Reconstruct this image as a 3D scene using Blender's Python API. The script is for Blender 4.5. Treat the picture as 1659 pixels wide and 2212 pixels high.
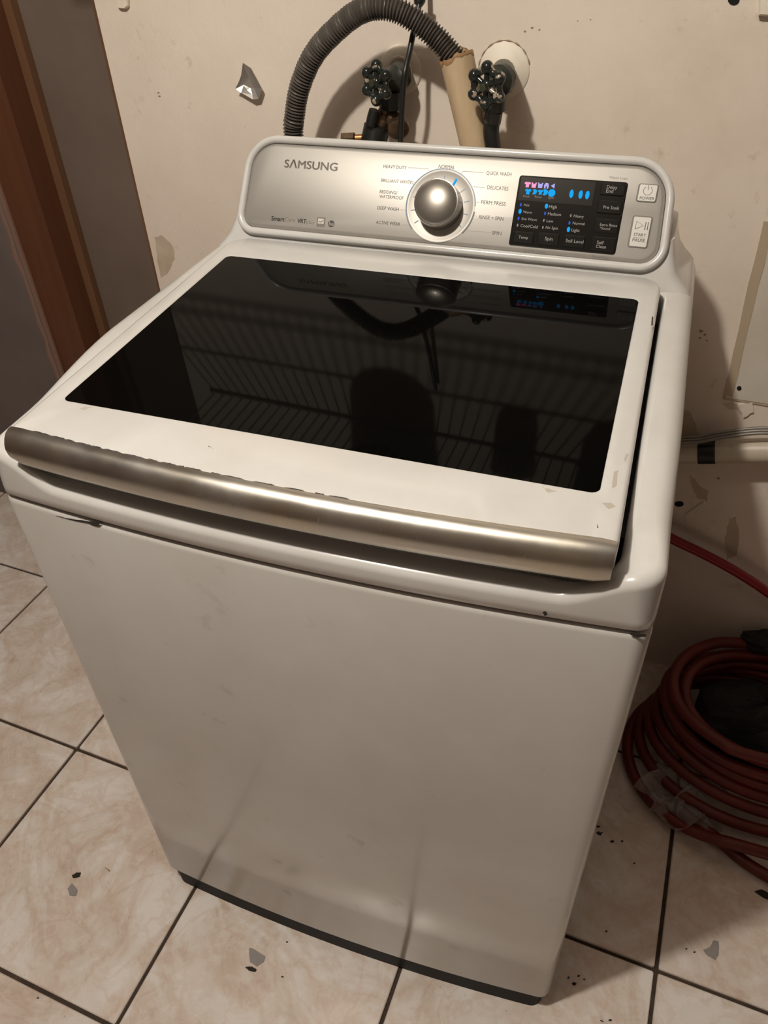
import bpy, math, random
from mathutils import Vector, Matrix
random.seed(7)
for o in list(bpy.data.objects):
    bpy.data.objects.remove(o)
SC = bpy.context.scene
COL = SC.collection

# ------------------------------------------------------------------ camera, world, light, exposure
CAM_C = Vector((0.6252, -0.4817, 1.4172)); YAW, PITCH, ROLL = -0.3560, 0.6948, 0.0411
FPX, IW, IH = 1664.26, 1659.0, 2212.0
_f = Vector((math.sin(YAW)*math.cos(PITCH), math.cos(YAW)*math.cos(PITCH), -math.sin(PITCH)))
_r0 = Vector((math.cos(YAW), -math.sin(YAW), 0)); _d0 = _f.cross(_r0)
CR = _r0*math.cos(ROLL)+_d0*math.sin(ROLL); CD = -_r0*math.sin(ROLL)+_d0*math.cos(ROLL)
cd = bpy.data.cameras.new('camera'); cam = bpy.data.objects.new('camera', cd); COL.objects.link(cam)
cd.sensor_fit = 'HORIZONTAL'; cd.sensor_width = 36.0; cd.lens = 36.0*FPX/IW; cd.clip_start = 0.01
cam.matrix_world = Matrix(((CR.x, -CD.x, -_f.x, CAM_C.x), (CR.y, -CD.y, -_f.y, CAM_C.y), (CR.z, -CD.z, -_f.z, CAM_C.z), (0, 0, 0, 1)))
SC.camera = cam
w = bpy.data.worlds.new('world'); SC.world = w; w.use_nodes = True
w.node_tree.nodes['Background'].inputs[0].default_value = (1, .9, .8, 1)
w.node_tree.nodes['Background'].inputs[1].default_value = 0.0
ld = bpy.data.lights.new('ceiling_bulb_offscreen', 'POINT'); ld.energy = 74; ld.color = (1, .92, .81); ld.shadow_soft_size = 0.035
lo = bpy.data.objects.new('ceiling_bulb_offscreen', ld); COL.objects.link(lo); lo.location = (0.11, -0.43, 2.30)      # bare bulb just under the ceiling
SC.view_settings.view_transform = 'Standard'; SC.view_settings.look = 'None'
SC.view_settings.gamma = 1; SC.view_settings.use_curve_mapping = False
SC.view_settings.exposure = 0.0

# ------------------------------------------------------------------ pixel rays
def ray(px, py):
    return _f + CR*((px-IW/2)/FPX) + CD*((py-IH/2)/FPX)
TH = 0.05
E1 = Vector((math.cos(TH), -math.sin(TH), 0)); E2 = Vector((math.sin(TH), math.cos(TH), 0))   # room axes
TW = 0.82                                   # back wall face
def rw(s, t, z): return E1*s + E2*t + Vector((0, 0, z))
def on_wall(px, py, off=0.0):               # point on a plane parallel to the back wall
    d = ray(px, py); k = (TW-off-CAM_C.dot(E2))/d.dot(E2); return CAM_C + d*k
def wall_sz(px, py, off=0.0):
    p = on_wall(px, py, off); return p.dot(E1), p.z
def on_z(px, py, z):
    d = ray(px, py); return CAM_C + d*((z-CAM_C.z)/d.z)
def on_y(px, py, y):
    d = ray(px, py); return CAM_C + d*((y-CAM_C.y)/d.y)

# ------------------------------------------------------------------ materials
def mat(name, col, rough=.5, metal=0, emit=None, es=0, spec=.5, coat=0, alpha=1):
    m = bpy.data.materials.new(name); m.use_nodes = True
    b = m.node_tree.nodes['Principled BSDF']
    b.inputs['Base Color'].default_value = (*col, 1); b.inputs['Roughness'].default_value = rough
    b.inputs['Metallic'].default_value = metal; b.inputs['Specular IOR Level'].default_value = spec
    if coat: b.inputs['Coat Weight'].default_value = coat; b.inputs['Coat Roughness'].default_value = .06
    if emit: b.inputs['Emission Color'].default_value = (*emit, 1); b.inputs['Emission Strength'].default_value = es
    b.inputs['Alpha'].default_value = alpha
    return m
def nd(m, t, **kw):
    n = m.node_tree.nodes.new(t)
    for k, v in kw.items(): setattr(n, k, v)
    return n
def lk(m, a, b): m.node_tree.links.new(a, b)
def pos(m): return nd(m, 'ShaderNodeNewGeometry').outputs['Position']
def noise(m, scale, detail=4, rough=.6, vec=None, dist=0):
    n = nd(m, 'ShaderNodeTexNoise'); n.inputs['Scale'].default_value = scale; n.inputs['Detail'].default_value = detail
    n.inputs['Roughness'].default_value = rough; n.inputs['Distortion'].default_value = dist
    lk(m, vec or pos(m), n.inputs['Vector']); return n.outputs['Fac']
def ramp(m, fac, stops):
    r = nd(m, 'ShaderNodeValToRGB'); e = r.color_ramp.elements
    while len(e) < len(stops): e.new(.5)
    for i, (p, c) in enumerate(stops): e[i].position = p; e[i].color = (*c, 1) if len(c) == 3 else c
    lk(m, fac, r.inputs['Fac']); return r.outputs['Color']
def mix(m, fac, a, b, mode='MIX'):
    n = nd(m, 'ShaderNodeMix', data_type='RGBA', blend_type=mode)
    for s, v in ((n.inputs[0], fac), (n.inputs[6], a), (n.inputs[7], b)):
        if isinstance(v, (int, float)): s.default_value = v
        elif isinstance(v, tuple): s.default_value = (*v, 1)
        else: lk(m, v, s)
    return n.outputs[2]
def bsdf(m): return m.node_tree.nodes['Principled BSDF']
def setcol(m, c): lk(m, c, bsdf(m).inputs['Base Color'])
def bump(m, h, strength=.3, dist=.002):
    n = nd(m, 'ShaderNodeBump'); n.inputs['Strength'].default_value = strength; n.inputs['Distance'].default_value = dist
    lk(m, h, n.inputs['Height']); lk(m, n.outputs['Normal'], bsdf(m).inputs['Normal'])
W3 = lambda v: (v, v, v)

M = {}
# white enamel with faint grime
m = M['enamel'] = mat('white_enamel', (.8, .78, .75), .22, coat=.3)
g = ramp(m, noise(m, 9, 5, .65), [(.35, (1, 1, 1)), (.72, (.93, .91, .88))])
setcol(m, mix(m, 1.0, (.64, .64, .63), g, 'MULTIPLY'))
m = M['cabinet'] = mat('white_cabinet_paint', (.74, .73, .71), .2, coat=.2)
g = ramp(m, noise(m, 5, 4, .6), [(.3, (1, 1, 1)), (.7, (.90, .88, .86))])
g2 = ramp(m, noise(m, 22, 3, .6), [(.66, (1, 1, 1)), (.80, (.8, .78, .76))])
setcol(m, mix(m, 1.0, mix(m, 1.0, (.62, .61, .59), g, 'MULTIPLY'), g2, 'MULTIPLY'))
M['black_glass'] = mat('black_glass', (.002, .002, .0018), .03, spec=.06)
m = M['fascia'] = mat('brushed_silver_fascia', (.46, .445, .415), .5, metal=.7)
mp = nd(m, 'ShaderNodeMapping'); lk(m, pos(m), mp.inputs['Vector']); mp.inputs['Scale'].default_value = (4, 900, 900)
bump(m, noise(m, 1.0, 2, .5, mp.outputs[0]), .04, .0004)
m = M['chrome'] = mat('worn_satin_chrome', (.58, .55, .49), .25, metal=1)
rr_ = ramp(m, noise(m, 14, 4, .6), [(.35, W3(.27)), (.7, W3(.42))]); lk(m, rr_, bsdf(m).inputs['Roughness'])
setcol(m, mix(m, ramp(m, noise(m, 11, 4, .6), [(.45, W3(0)), (.75, W3(1))]), (.55, .53, .49), (.60, .54, .43)))
M['chrome_dark'] = mat('dark_underside', (.05, .045, .04), .25, metal=.3)  # near-black finish of the handle's underside, darker than its chrome
M['knob'] = mat('dark_metal_knob', (.36, .335, .30), .36, metal=.8, coat=.6)
M['knob_rim'] = mat('knob_rim_chrome', (.7, .68, .64), .15, metal=1)
M['knob_side'] = mat('knob_side_metal', (.30, .28, .25), .28, metal=.9)
M['dial'] = mat('dial_ring_silver', (.46, .44, .41), .5, metal=.5)
M['bluearc'] = mat('dial_arc_blue', (.10, .17, .26), .35)
M['darkarc'] = mat('dial_arc_dark', (.05, .05, .05), .4)
M['print'] = mat('grey_print', (.20, .18, .155), .6)
M['print_light'] = mat('pale_print', (.36, .33, .28), .6)
M['print_dark'] = mat('dark_print', (.05, .045, .04), .6)
M['logo'] = mat('logo_grey', (.22, .20, .175), .35, metal=.4)
M['black_plastic'] = mat('gloss_black_plastic', (.010, .009, .008), .05, spec=.35)
M['black_button'] = mat('black_button', (.012, .011, .010), .10, spec=.3)
M['screen'] = mat('smoked_screen', (.022, .021, .02), .06)
M['white_print'] = mat('white_print', (.36, .35, .34), .6)
M['dim_print'] = mat('dim_print', (.16, .155, .15), .5)
M['led_cyan'] = mat('led_cyan', (0, .03, .06), .6, emit=(.0, .36, .85), es=1.0, spec=.1)
M['led_blue'] = mat('led_blue', (0, .01, .05), .6, emit=(.04, .13, .75), es=.7, spec=.1)
M['led_off'] = mat('led_off', (.12, .12, .13), .4)
M['led_pink'] = mat('led_pink', (.3, .05, .2), .4, emit=(.75, .13, .42), es=.7)
M['led_violet'] = mat('led_violet', (.1, .1, .3), .4, emit=(.25, .22, .8), es=.55)
M['plinth'] = mat('dark_plinth', (.007, .0075, .007), .6, spec=.2)
M['gap'] = mat('dark_rubber_gap', (.01, .012, .013), .6)
M['silver_button'] = mat('silver_button', (.41, .40, .375), .5, metal=.6)
M['scratch'] = mat('bare_scratch', (.03, .026, .022), .8)
M['rust'] = mat('brown_scuff', (.33, .25, .18), .8)
M['scuff'] = mat('grey_scuff', (.46, .42, .36), .8)
# walls
m = M['wall'] = mat('white_painted_plaster', (.6, .57, .52), .7)
c0 = ramp(m, noise(m, 3.0, 6, .65), [(.3, (.84, .75, .66)), (.55, (.77, .68, .59)), (.8, (.66, .565, .465))])
sp = ramp(m, noise(m, 26, 5, .7), [(.62, W3(1)), (.74, (.82, .77, .70)), (.85, (.6, .52, .43))])
setcol(m, mix(m, 1.0, c0, sp, 'MULTIPLY'))
bump(m, mix(m, .45, noise(m, 35, 6, .6), noise(m, 120, 4, .6)), .35, .004)
m = M['patch'] = mat('patch_plasterboard', (.56, .54, .49), .75)
setcol(m, ramp(m, noise(m, 7, 5), [(.3, (.66, .61, .53)), (.8, (.56, .50, .42))])); bump(m, noise(m, 60, 5), .3, .003)
M['tape_brown'] = mat('joint_tape_brown', (.47, .38, .275), .8)
m = M['bare'] = mat('bare_plaster', (.46, .39, .30), .85)
setcol(m, ramp(m, noise(m, 20, 5), [(.3, (.62, .53, .42)), (.8, (.46, .37, .27))])); bump(m, noise(m, 50, 5), .4, .003)
m = M['backboard'] = mat('brown_grey_board', (.2, .15, .12), .7)
setcol(m, ramp(m, noise(m, 4, 5), [(.3, (.18, .135, .11)), (.7, (.135, .097, .077))])); bump(m, noise(m, 30, 5), .15, .003)
m = M['greyboard'] = mat('grey_board', (.2, .17, .16), .7)
setcol(m, ramp(m, noise(m, 4, 5), [(.3, (.17, .14, .13)), (.7, (.125, .10, .094))])); bump(m, noise(m, 30, 5), .2, .003)
M['torn'] = mat('torn_board_edge', (.22, .125, .09), .8)
def wood(name, a, b):
    m = mat(name, a, .55)
    mp = nd(m, 'ShaderNodeMapping'); lk(m, pos(m), mp.inputs['Vector']); mp.inputs['Scale'].default_value = (30, 30, 1.6)
    setcol(m, ramp(m, noise(m, 1.0, 5, .6, mp.outputs[0], .6), [(.3, a), (.7, b)])); return m
M['wood'] = wood('red_brown_stud_wood', (.13, .048, .020), (.085, .030, .013))
M['wood2'] = wood('orange_stud_wood', (.17, .085, .042), (.125, .06, .03))
M['ceiling'] = mat('ceiling_paint', (.22, .20, .18), .8)
M['sidewall'] = mat('side_wall_board', (.165, .125, .10), .8)
# floor
m = M['tile'] = mat('cream_marble_tile', (.6, .55, .5), .2)
oi = nd(m, 'ShaderNodeObjectInfo')
va = nd(m, 'ShaderNodeVectorMath', operation='SCALE'); va.inputs[0].default_value = (7, 3, 5); lk(m, oi.outputs['Random'], va.inputs['Scale'])
vb = nd(m, 'ShaderNodeVectorMath', operation='ADD'); lk(m, pos(m), vb.inputs[0]); lk(m, va.outputs[0], vb.inputs[1])
base = ramp(m, noise(m, 5, 6, .6, vb.outputs[0], .8), [(.25, (.89, .85, .82)), (.5, (.83, .775, .735)), (.75, (.73, .655, .59))])
vein = ramp(m, noise(m, 4.2, 7, .62, vb.outputs[0], 1.6), [(.40, W3(1)), (.5, (.87, .80, .74)), (.60, W3(1))])
vein2 = ramp(m, noise(m, 11, 5, .6, vb.outputs[0], 1.0), [(.44, W3(1)), (.5, (.93, .88, .84)), (.56, W3(1))])
dirt = ramp(m, noise(m, 13, 6, .7), [(.60, W3(1)), (.78, (.72, .62, .50))])
specks = ramp(m, noise(m, 130, 2, .5), [(.73, W3(1)), (.79, (.45, .36, .28))])
c = mix(m, 1.0, base, vein, 'MULTIPLY'); c = mix(m, 1.0, c, vein2, 'MULTIPLY'); c = mix(m, 1.0, c, dirt, 'MULTIPLY')
setcol(m, mix(m, 1.0, c, specks, 'MULTIPLY'))
lk(m, ramp(m, noise(m, 10, 4), [(.3, W3(.2)), (.75, W3(.4))]), bsdf(m).inputs['Roughness'])
m = M['grout'] = mat('dark_brown_grout', (.06, .04, .028), .85)
setcol(m, ramp(m, noise(m, 40, 4), [(.3, (.035, .023, .016)), (.75, (.085, .055, .035))]))
# plumbing
m = M['hose_grey'] = mat('grey_corrugated_plastic', (.135, .122, .108), .42)
setcol(m, ramp(m, noise(m, 14, 4), [(.3, (.105, .092, .080)), (.8, (.07, .06, .05))]))
m = M['pvc'] = mat('yellowed_pvc', (.58, .44, .28), .45)
mp = nd(m, 'ShaderNodeMapping'); lk(m, pos(m), mp.inputs['Vector']); mp.inputs['Scale'].default_value = (40, 40, 8)
pc = ramp(m, noise(m, 1.0, 5, .65, mp.outputs[0]), [(.3, (.66, .52, .35)), (.6, (.56, .41, .25)), (.8, (.36, .23, .12))])
setcol(m, pc)
M['pvc_edge'] = mat('burnt_pvc_edge', (.30, .17, .075), .6)
m = M['pvc_white'] = mat('ivory_pvc', (.58, .52, .42), .4)
setcol(m, ramp(m, noise(m, 12, 5), [(.3, (.62, .56, .46)), (.62, (.55, .48, .38)), (.78, (.25, .16, .09))]))
m = M['iron'] = mat('chipped_dark_enamel', (.02, .024, .022), .18)
ch = ramp(m, noise(m, 75, 3, .5), [(.60, W3(0)), (.64, W3(1))])
setcol(m, mix(m, ch, (.016, .02, .018), (.36, .29, .22)))
M['iron_plain'] = mat('black_valve_body', (.022, .025, .02), .35)
M['bronze'] = mat('greenish_bronze', (.075, .075, .05), .4, metal=.5)
m = M['brass'] = mat('tarnished_brass', (.13, .085, .05), .4, metal=.6)
setcol(m, ramp(m, noise(m, 40, 4), [(.35, (.17, .11, .065)), (.7, (.06, .04, .025))]))
M['copper'] = mat('copper_tube', (.50, .23, .09), .35, metal=.8)
M['rubber'] = mat('black_rubber', (.012, .012, .011), .4)
M['rubber_grey'] = mat('dark_grey_ferrule', (.045, .043, .04), .35)
m = M['plate'] = mat('chalky_escutcheon', (.62, .58, .5), .6)
setcol(m, ramp(m, noise(m, 30, 5), [(.3, (.86, .81, .71)), (.65, (.77, .69, .57)), (.82, (.5, .37, .26))]))
M['foil'] = mat('crumpled_foil_tape', (.6, .58, .54), .33, metal=.75)
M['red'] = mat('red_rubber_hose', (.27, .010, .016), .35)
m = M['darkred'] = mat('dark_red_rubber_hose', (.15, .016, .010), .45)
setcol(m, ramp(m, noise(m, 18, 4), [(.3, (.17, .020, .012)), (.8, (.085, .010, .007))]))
M['wire_grey'] = mat('grey_wire', (.22, .20, .18), .4, metal=.3)
M['black_tape'] = mat('black_electrical_tape', (.006, .006, .006), .45)
M['black_cloth'] = mat('black_cloth', (.012, .011, .011), .85)
M['flake'] = mat('grey_paint_flake', (.30, .275, .26), .7)
M['crumb'] = mat('dark_crumb', (.022, .017, .013), .8)
M['bag'] = mat('cloudy_plastic_film', (.45, .40, .38), .3, alpha=.42)
M['hole'] = mat('dark_hole', (.006, .005, .004), .9)
M['shelfwire'] = mat('white_shelf_wire', (.5, .48, .44), .4)
M['pot'] = mat('dark_pot', (.03, .028, .026), .45)

# ------------------------------------------------------------------ mesh helpers
def mesh(name, V, F, m, parent=None, smooth=True, loc=None):
    me = bpy.data.meshes.new(name); me.from_pydata([tuple(v) for v in V], [], F); me.update()
    ms = m if isinstance(m, list) else [m]
    for x in ms: me.materials.append(M[x])
    if smooth:
        for p in me.polygons: p.use_smooth = True
    o = bpy.data.objects.new(name, me); COL.objects.link(o)
    if parent is not None:
        o.parent = parent
        if parent.type == 'EMPTY' and parent.parent is None: o.location = -parent.location
    if loc is not None: o.location = loc
    return o
def autosmooth(o, ang=35):
    o.data.update()
    try: o.data.set_sharp_from_angle(angle=math.radians(ang))
    except Exception: pass
    return o
def tag(o, label, cat, group=None):
    o['label'] = label; o['category'] = cat
    if group: o['group'] = group
    return o
def struct(o): o['kind'] = 'structure'; return o
def thing(name, loc, label, cat, group=None):
    e = bpy.data.objects.new(name, None); COL.objects.link(e); e.location = loc; e.empty_display_size = .05
    return tag(e, label, cat, group)
def loft(rings, cap0=False, cap1=False, closed=True):
    n = len(rings[0]); V = [v for r in rings for v in r]; F = []
    for i in range(len(rings)-1):
        for j in range(n if closed else n-1):
            k = (j+1) % n
            F.append((i*n+j, i*n+k, (i+1)*n+k, (i+1)*n+j))
    if cap0: F.append(tuple(reversed(range(n))))
    if cap1: F.append(tuple(range((len(rings)-1)*n, len(rings)*n)))
    return V, F
def rrect(x0, x1, y0, y1, r, nc=8, ne=12):
    """counter-clockwise rounded rectangle starting on the bottom edge; r = radius or (bl, br, tr, tl)"""
    if not isinstance(r, (tuple, list)): r = (r,)*4
    r = [max(1e-4, a) for a in r]
    P = []
    def edge(a, b):
        for i in range(ne): t = (i+.5)/ne; P.append((a[0]+(b[0]-a[0])*t, a[1]+(b[1]-a[1])*t))
    def arc(cx, cy, rad, a0):
        for i in range(nc+1):
            a = a0+math.pi/2*i/nc; P.append((cx+rad*math.cos(a), cy+rad*math.sin(a)))
    edge((x0+r[0], y0), (x1-r[1], y0)); arc(x1-r[1], y0+r[1], r[1], -math.pi/2)
    edge((x1, y0+r[1]), (x1, y1-r[2])); arc(x1-r[2], y1-r[2], r[2], 0)
    edge((x1-r[2], y1), (x0+r[3], y1)); arc(x0+r[3], y1-r[3], r[3], math.pi/2)
    edge((x0, y1-r[3]), (x0, y0+r[0])); arc(x0+r[0], y0+r[0], r[0], math.pi)
    return P
def catmull(P, n=8):
    P = [Vector(p) for p in P]; Q = [P[0]*2-P[1]]+P+[P[-1]*2-P[-2]]; out = []
    for i in range(1, len(Q)-2):
        a, b, c, d = Q[i-1:i+3]
        for k in range(n):
            t = k/n
            out.append(.5*((2*b)+(c-a)*t+(2*a-5*b+4*c-d)*t*t+(3*b-a-3*c+d)*t**3))
    out.append(P[-1]); return out
def resample(P, step):
    L = [0]
    for a, b in zip(P, P[1:]): L.append(L[-1]+(b-a).length)
    n = max(2, int(L[-1]/step)); out = []; j = 0
    for i in range(n+1):
        s = L[-1]*i/n
        while j < len(L)-2 and L[j+1] < s: j += 1
        t = (s-L[j])/max(1e-9, L[j+1]-L[j]); out.append(P[j].lerp(P[j+1], t))
    return out
def tube_vf(P, R, seg=12, cap=True):
    P = [Vector(p) for p in P]; n = len(P); rings = []
    t0 = (P[1]-P[0]).normalized(); u = t0.orthogonal().normalized()
    for i in range(n):
        t = (P[min(i+1, n-1)]-P[max(i-1, 0)]).normalized()
        u = (u-t*u.dot(t)).normalized(); v = t.cross(u); r = R(i) if callable(R) else R
        rings.append([P[i]+(u*math.cos(a)+v*math.sin(a))*r for a in [2*math.pi*k/seg for k in range(seg)]])
    return loft(rings, cap, cap)
def tube(name, P, R, m, parent=None, seg=12):
    V, F = tube_vf(P, R, seg); return autosmooth(mesh(name, V, F, m, parent), 60)
def merge(*vfs):
    V, F = [], []
    for v, f in vfs:
        b = len(V); V += list(v); F += [tuple(i+b for i in q) for q in f]
    return V, F
def lathe_vf(prof, o, ax, seg=24):
    ax = Vector(ax).normalized(); u = ax.orthogonal().normalized(); v = ax.cross(u); o = Vector(o)
    rings = [[o+ax*h+(u*math.cos(a)+v*math.sin(a))*max(r, 1e-5) for a in [2*math.pi*k/seg for k in range(seg)]] for r, h in prof]
    return loft(rings, True, True)
def lathe(name, prof, o, ax, m, parent=None, seg=24):
    V, F = lathe_vf(prof, o, ax, seg); return autosmooth(mesh(name, V, F, m, parent), 40)
def sphere_vf(o, r, seg=12, rings=8):
    return lathe_vf([(r*math.sin(math.pi*i/rings), -r*math.cos(math.pi*i/rings)) for i in range(rings+1)], o, (0, 0, 1), seg)
def box_vf(o, u, v, n, du, dv, dn):
    o, u, v, n = map(Vector, (o, u, v, n)); V = []
    for a in (0, 1):
        for b, c in ((0, 0), (1, 0), (1, 1), (0, 1)): V.append(o+u*(du*b)+v*(dv*c)+n*(dn*a))
    return V, [(3, 2, 1, 0), (4, 5, 6, 7), (0, 1, 5, 4), (1, 2, 6, 5), (2, 3, 7, 6), (3, 0, 4, 7)]
def prism_vf(P, n, h):
    k = len(P); n = Vector(n); V = [Vector(p) for p in P]+[Vector(p)+n*h for p in P]
    return V, [tuple(reversed(range(k))), tuple(range(k, 2*k))]+[(i, (i+1) % k, k+(i+1) % k, k+i) for i in range(k)]
def sstep(a, b, x):
    t = min(1, max(0, (x-a)/(b-a))); return t*t*(3-2*t)

# ------------------------------------------------------------------ the room
S0, S1, T0, CEIL = -1.55, 1.95, -1.9, 2.45
V, F = box_vf(rw(S0, T0, -.05), E1, E2, (0, 0, 1), S1-S0, TW+.12-T0, .044)
floor = struct(mesh('floor', V, F, 'grout', smooth=False))
PITCHT, GR = .3978, .0068
tm = None
hw = (PITCHT-GR)/2
def tile_mesh():
    out = rrect(-hw, hw, -hw, hw, .003, 2, 1); inn = rrect(-hw+.0016, hw-.0016, -hw+.0016, hw-.0016, .002, 2, 1)
    V, F = loft([[(x, y, -.006) for x, y in out], [(x, y, -.0016) for x, y in out], [(x, y, 0) for x, y in inn]], False, True)
    me = bpy.data.meshes.new('tile'); me.from_pydata(V, [], F); me.materials.append(M['tile']); return me
tm = tile_mesh()
for i in range(-5, 6):
    for j in range(-5, 3):
        s, t = .048+PITCHT*(i+.5), .1615+PITCHT*(j+.5)
        if s+hw > S1 or s-hw < S0-.2 or t-hw < T0-.2: continue
        o = bpy.data.objects.new('tile', tm); COL.objects.link(o); o.parent = floor
        o.location = rw(s, t, random.uniform(-.0005, .0003)); o.rotation_euler = (0, 0, -TH)

sE = wall_sz(340, 600)[0]                  # where the white plasterboard ends
V, F = box_vf(rw(sE, TW, 0), E1, Vector((0, 0, 1)), E2, S1-sE, CEIL, .014)
wall = struct(mesh('wall_back', V, F, 'wall', smooth=False))
V, F = box_vf(rw(S0, TW+.078, 0), E1, Vector((0, 0, 1)), E2, S1-S0, CEIL, .03)
bay = struct(mesh('wall_bay', V, F, 'backboard', smooth=False))
UPZ = Vector((0, 0, 1))
sA, sB = wall_sz(67, 600)[0], wall_sz(134, 600)[0]
def box(name, s0, s1, t0, t1, z0, z1, m, parent=None):
    V, F = box_vf(rw(s0, t0, z0), E1, UPZ, E2, s1-s0, z1-z0, t1-t0); return mesh(name, V, F, m, parent, smooth=False)
box('stud', sA-.03, sB, TW+.003, TW+.076, 0.001, CEIL, 'wood', bay)
box('stud', sE-.0175, sE+.03, TW+.0145, TW+.076, 0.001, CEIL, 'wood2', bay)
# wooden batten lying on the board right beside the stud
box('batten', sB+.001, sB+.022, TW+.060, TW+.0775, 0.001, CEIL, 'wood2', bay)
wl = struct(box('wall_left_board', S0, sA, TW-.010, TW+.0025, 0, CEIL, 'greyboard'))
wl.name = 'wall_left'
# torn right edge of the grey board
V = []; F = []
zs = [CEIL*i/60 for i in range(61)]
for i, z in enumerate(zs):
    j = .012+random.uniform(0, .012); V += [rw(sA-j, TW-.0108, z), rw(sA+.0015, TW-.0095, z), rw(sA+.0015, TW+.0027, z)]
    if i: a = 3*(i-1); F += [(a, a+1, a+4, a+3), (a+1, a+2, a+5, a+4)]
mesh('torn_edge', V, F, 'torn', wl)
def slab(name, o, u, v, n, du, dv, dn, m):
    V, F = box_vf(o, u, v, n, du, dv, dn); return struct(mesh(name, V, F, m, smooth=False))
slab('wall_side', rw(S0-.04, T0, 0), E2, UPZ, E1, TW-.012-T0, CEIL, .04, 'sidewall')
slab('wall_right', rw(S1, T0, 0), E2, UPZ, E1, TW-T0, CEIL, .04, 'sidewall')
slab('wall_front', rw(S0, T0-.04, 0), E1, UPZ, E2, S1-S0, CEIL, .04, 'sidewall')
slab('ceiling', rw(S0, T0, CEIL), E1, E2, UPZ, S1-S0, TW+.12-T0, .04, 'ceiling')

def wall_poly(name, pts, m, h, parent=wall, sink=.0005):
    """thin irregular plate lying on the white wall, outline given in photo pixels"""
    P = [on_wall(x, y, -sink) for x, y in pts]
    V, F = prism_vf(P, -E2, h+sink); return mesh(name, V, F, m, parent, smooth=False)
def ragged(pts, n=4, amp=3.0):
    out = []
    for (a, b), (c, d) in zip(pts, pts[1:]+pts[:1]):
        for k in range(n):
            t = k/n; out.append((a+(c-a)*t+random.uniform(-amp, amp)*(k > 0), b+(d-b)*t+random.uniform(-amp, amp)*(k > 0)))
    return out
# repaired patch with joint tape at the right
wall_poly('plasterboard_patch', [(1568, 857), (1662, 480), (1900, 500), (1880, 905)], 'patch', .0022)
wall_poly('joint_tape', ragged([(1562, 852), (1582, 856), (1672, 480), (1650, 476)], 8, 1.5), 'tape_brown', .0030)
wall_poly('joint_crack', ragged([(1562, 856), (1660, 873), (1660, 876), (1562, 859)], 5, .8), 'tape_brown', .0026)
def wall_disc(name, px, py, rpx, m, h=.001, squash=1.0):
    return wall_poly(name, [(px+rpx*math.cos(a), py+rpx*squash*math.sin(a)) for a in [2*math.pi*k/16 for k in range(16)]], m, h)
wall_disc('screw_hole', 1597, 837, 5, 'hole', .0028)
wall_disc('wall_hole', 1585, -2, 13, 'hole', .001)
wall_disc('nail_hole', 1467, 1088, 10, 'hole', .001, .6)
for pts in ([(334, 512), (350, 508), (372, 530), (378, 560), (362, 590), (348, 600), (340, 560)],
            [(1470, 882), (1492, 890), (1505, 925), (1512, 945), (1470, 950)],
            [(1490, 1025), (1512, 1050), (1530, 1060), (1528, 1085), (1505, 1075), (1495, 1050)],
            [(1575, 1120), (1590, 1117), (1596, 1150), (1592, 1200), (1570, 1210), (1565, 1160)],
            [(1560, 870), (1590, 872), (1600, 885), (1570, 882)]):
    wall_poly('peeled_paint', ragged(pts, 4, 2.2), 'bare', .0006)
for pts in ([(1595, 872), (1625, 868), (1628, 888), (1606, 900)], [(1482, 1108), (1520, 1083), (1514, 1100), (1486, 1128)]):
    wall_poly('paint_flake_edge', ragged(pts, 3, 2.0), 'wall', .004)
for px, py, r in ((1515, 715, 5), (1523, 722, 4), (1512, 730, 4), (1527, 735, 3), (1248, 45, 2), (1276, 42, 2.5), (345, 208, 3), (1150, 60, 4), (1135, 68, 4), (1165, 64, 3), (1552, 1033, 4), (1340+205, 1210, 5), (270+73, 200, 3)):
    wall_poly('stain_spot', ragged([(px-r, py), (px, py-r*.7), (px+r, py), (px, py+r*.8)], 2, r*.3), 'rust', .0003)

# ------------------------------------------------------------------ the washing machine
W, D, BOW = .686, .655, .017
ZS = .909
wm = thing('washing_machine', (W/2, D/2, 0), 'white top-loading washing machine with black glass lid and silver control panel', 'washing machine')
def bowed(P, bow=BOW, y0=0.0):
    out = []
    for x, y in P:
        k = max(0, 1-(y-y0)/.06); out.append((x, y-bow*(1-(2*x/W-1)**2)*k))
    return out
# plinth
o = bowed(rrect(.010, W-.008, .0035, D-.02, .018, 6, 14))
V, F = loft([[(x, y, .001) for x, y in o], [(x, y, .06) for x, y in o]], True, True)
autosmooth(mesh('plinth', V, F, 'plinth', wm))
# cabinet
rings = []
for d, z in ((.010, .049), (.003, .0505), (.0, .055), (.0, .3), (.0, .6), (.0, ZS-.010), (.0010, ZS-.0060), (.0030, ZS-.0032), (.0065, ZS-.0018), (.014, ZS-.0014)):
    rings.append([(x, y, z) for x, y in bowed(rrect(d, W-d, d, D-d, max(.004, .016-d), 6, 16))])
V, F = loft(rings, True, True); autosmooth(mesh('cabinet', V, F, 'cabinet', wm), 50)
# dark seam
o = bowed(rrect(.006, W-.006, .006, D-.006, .014, 6, 16))
V, F = loft([[(x, y, ZS-.003) for x, y in o], [(x, y, ZS+.006) for x, y in o]], False, False)
mesh('seam', V, F, 'gap', wm)
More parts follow.
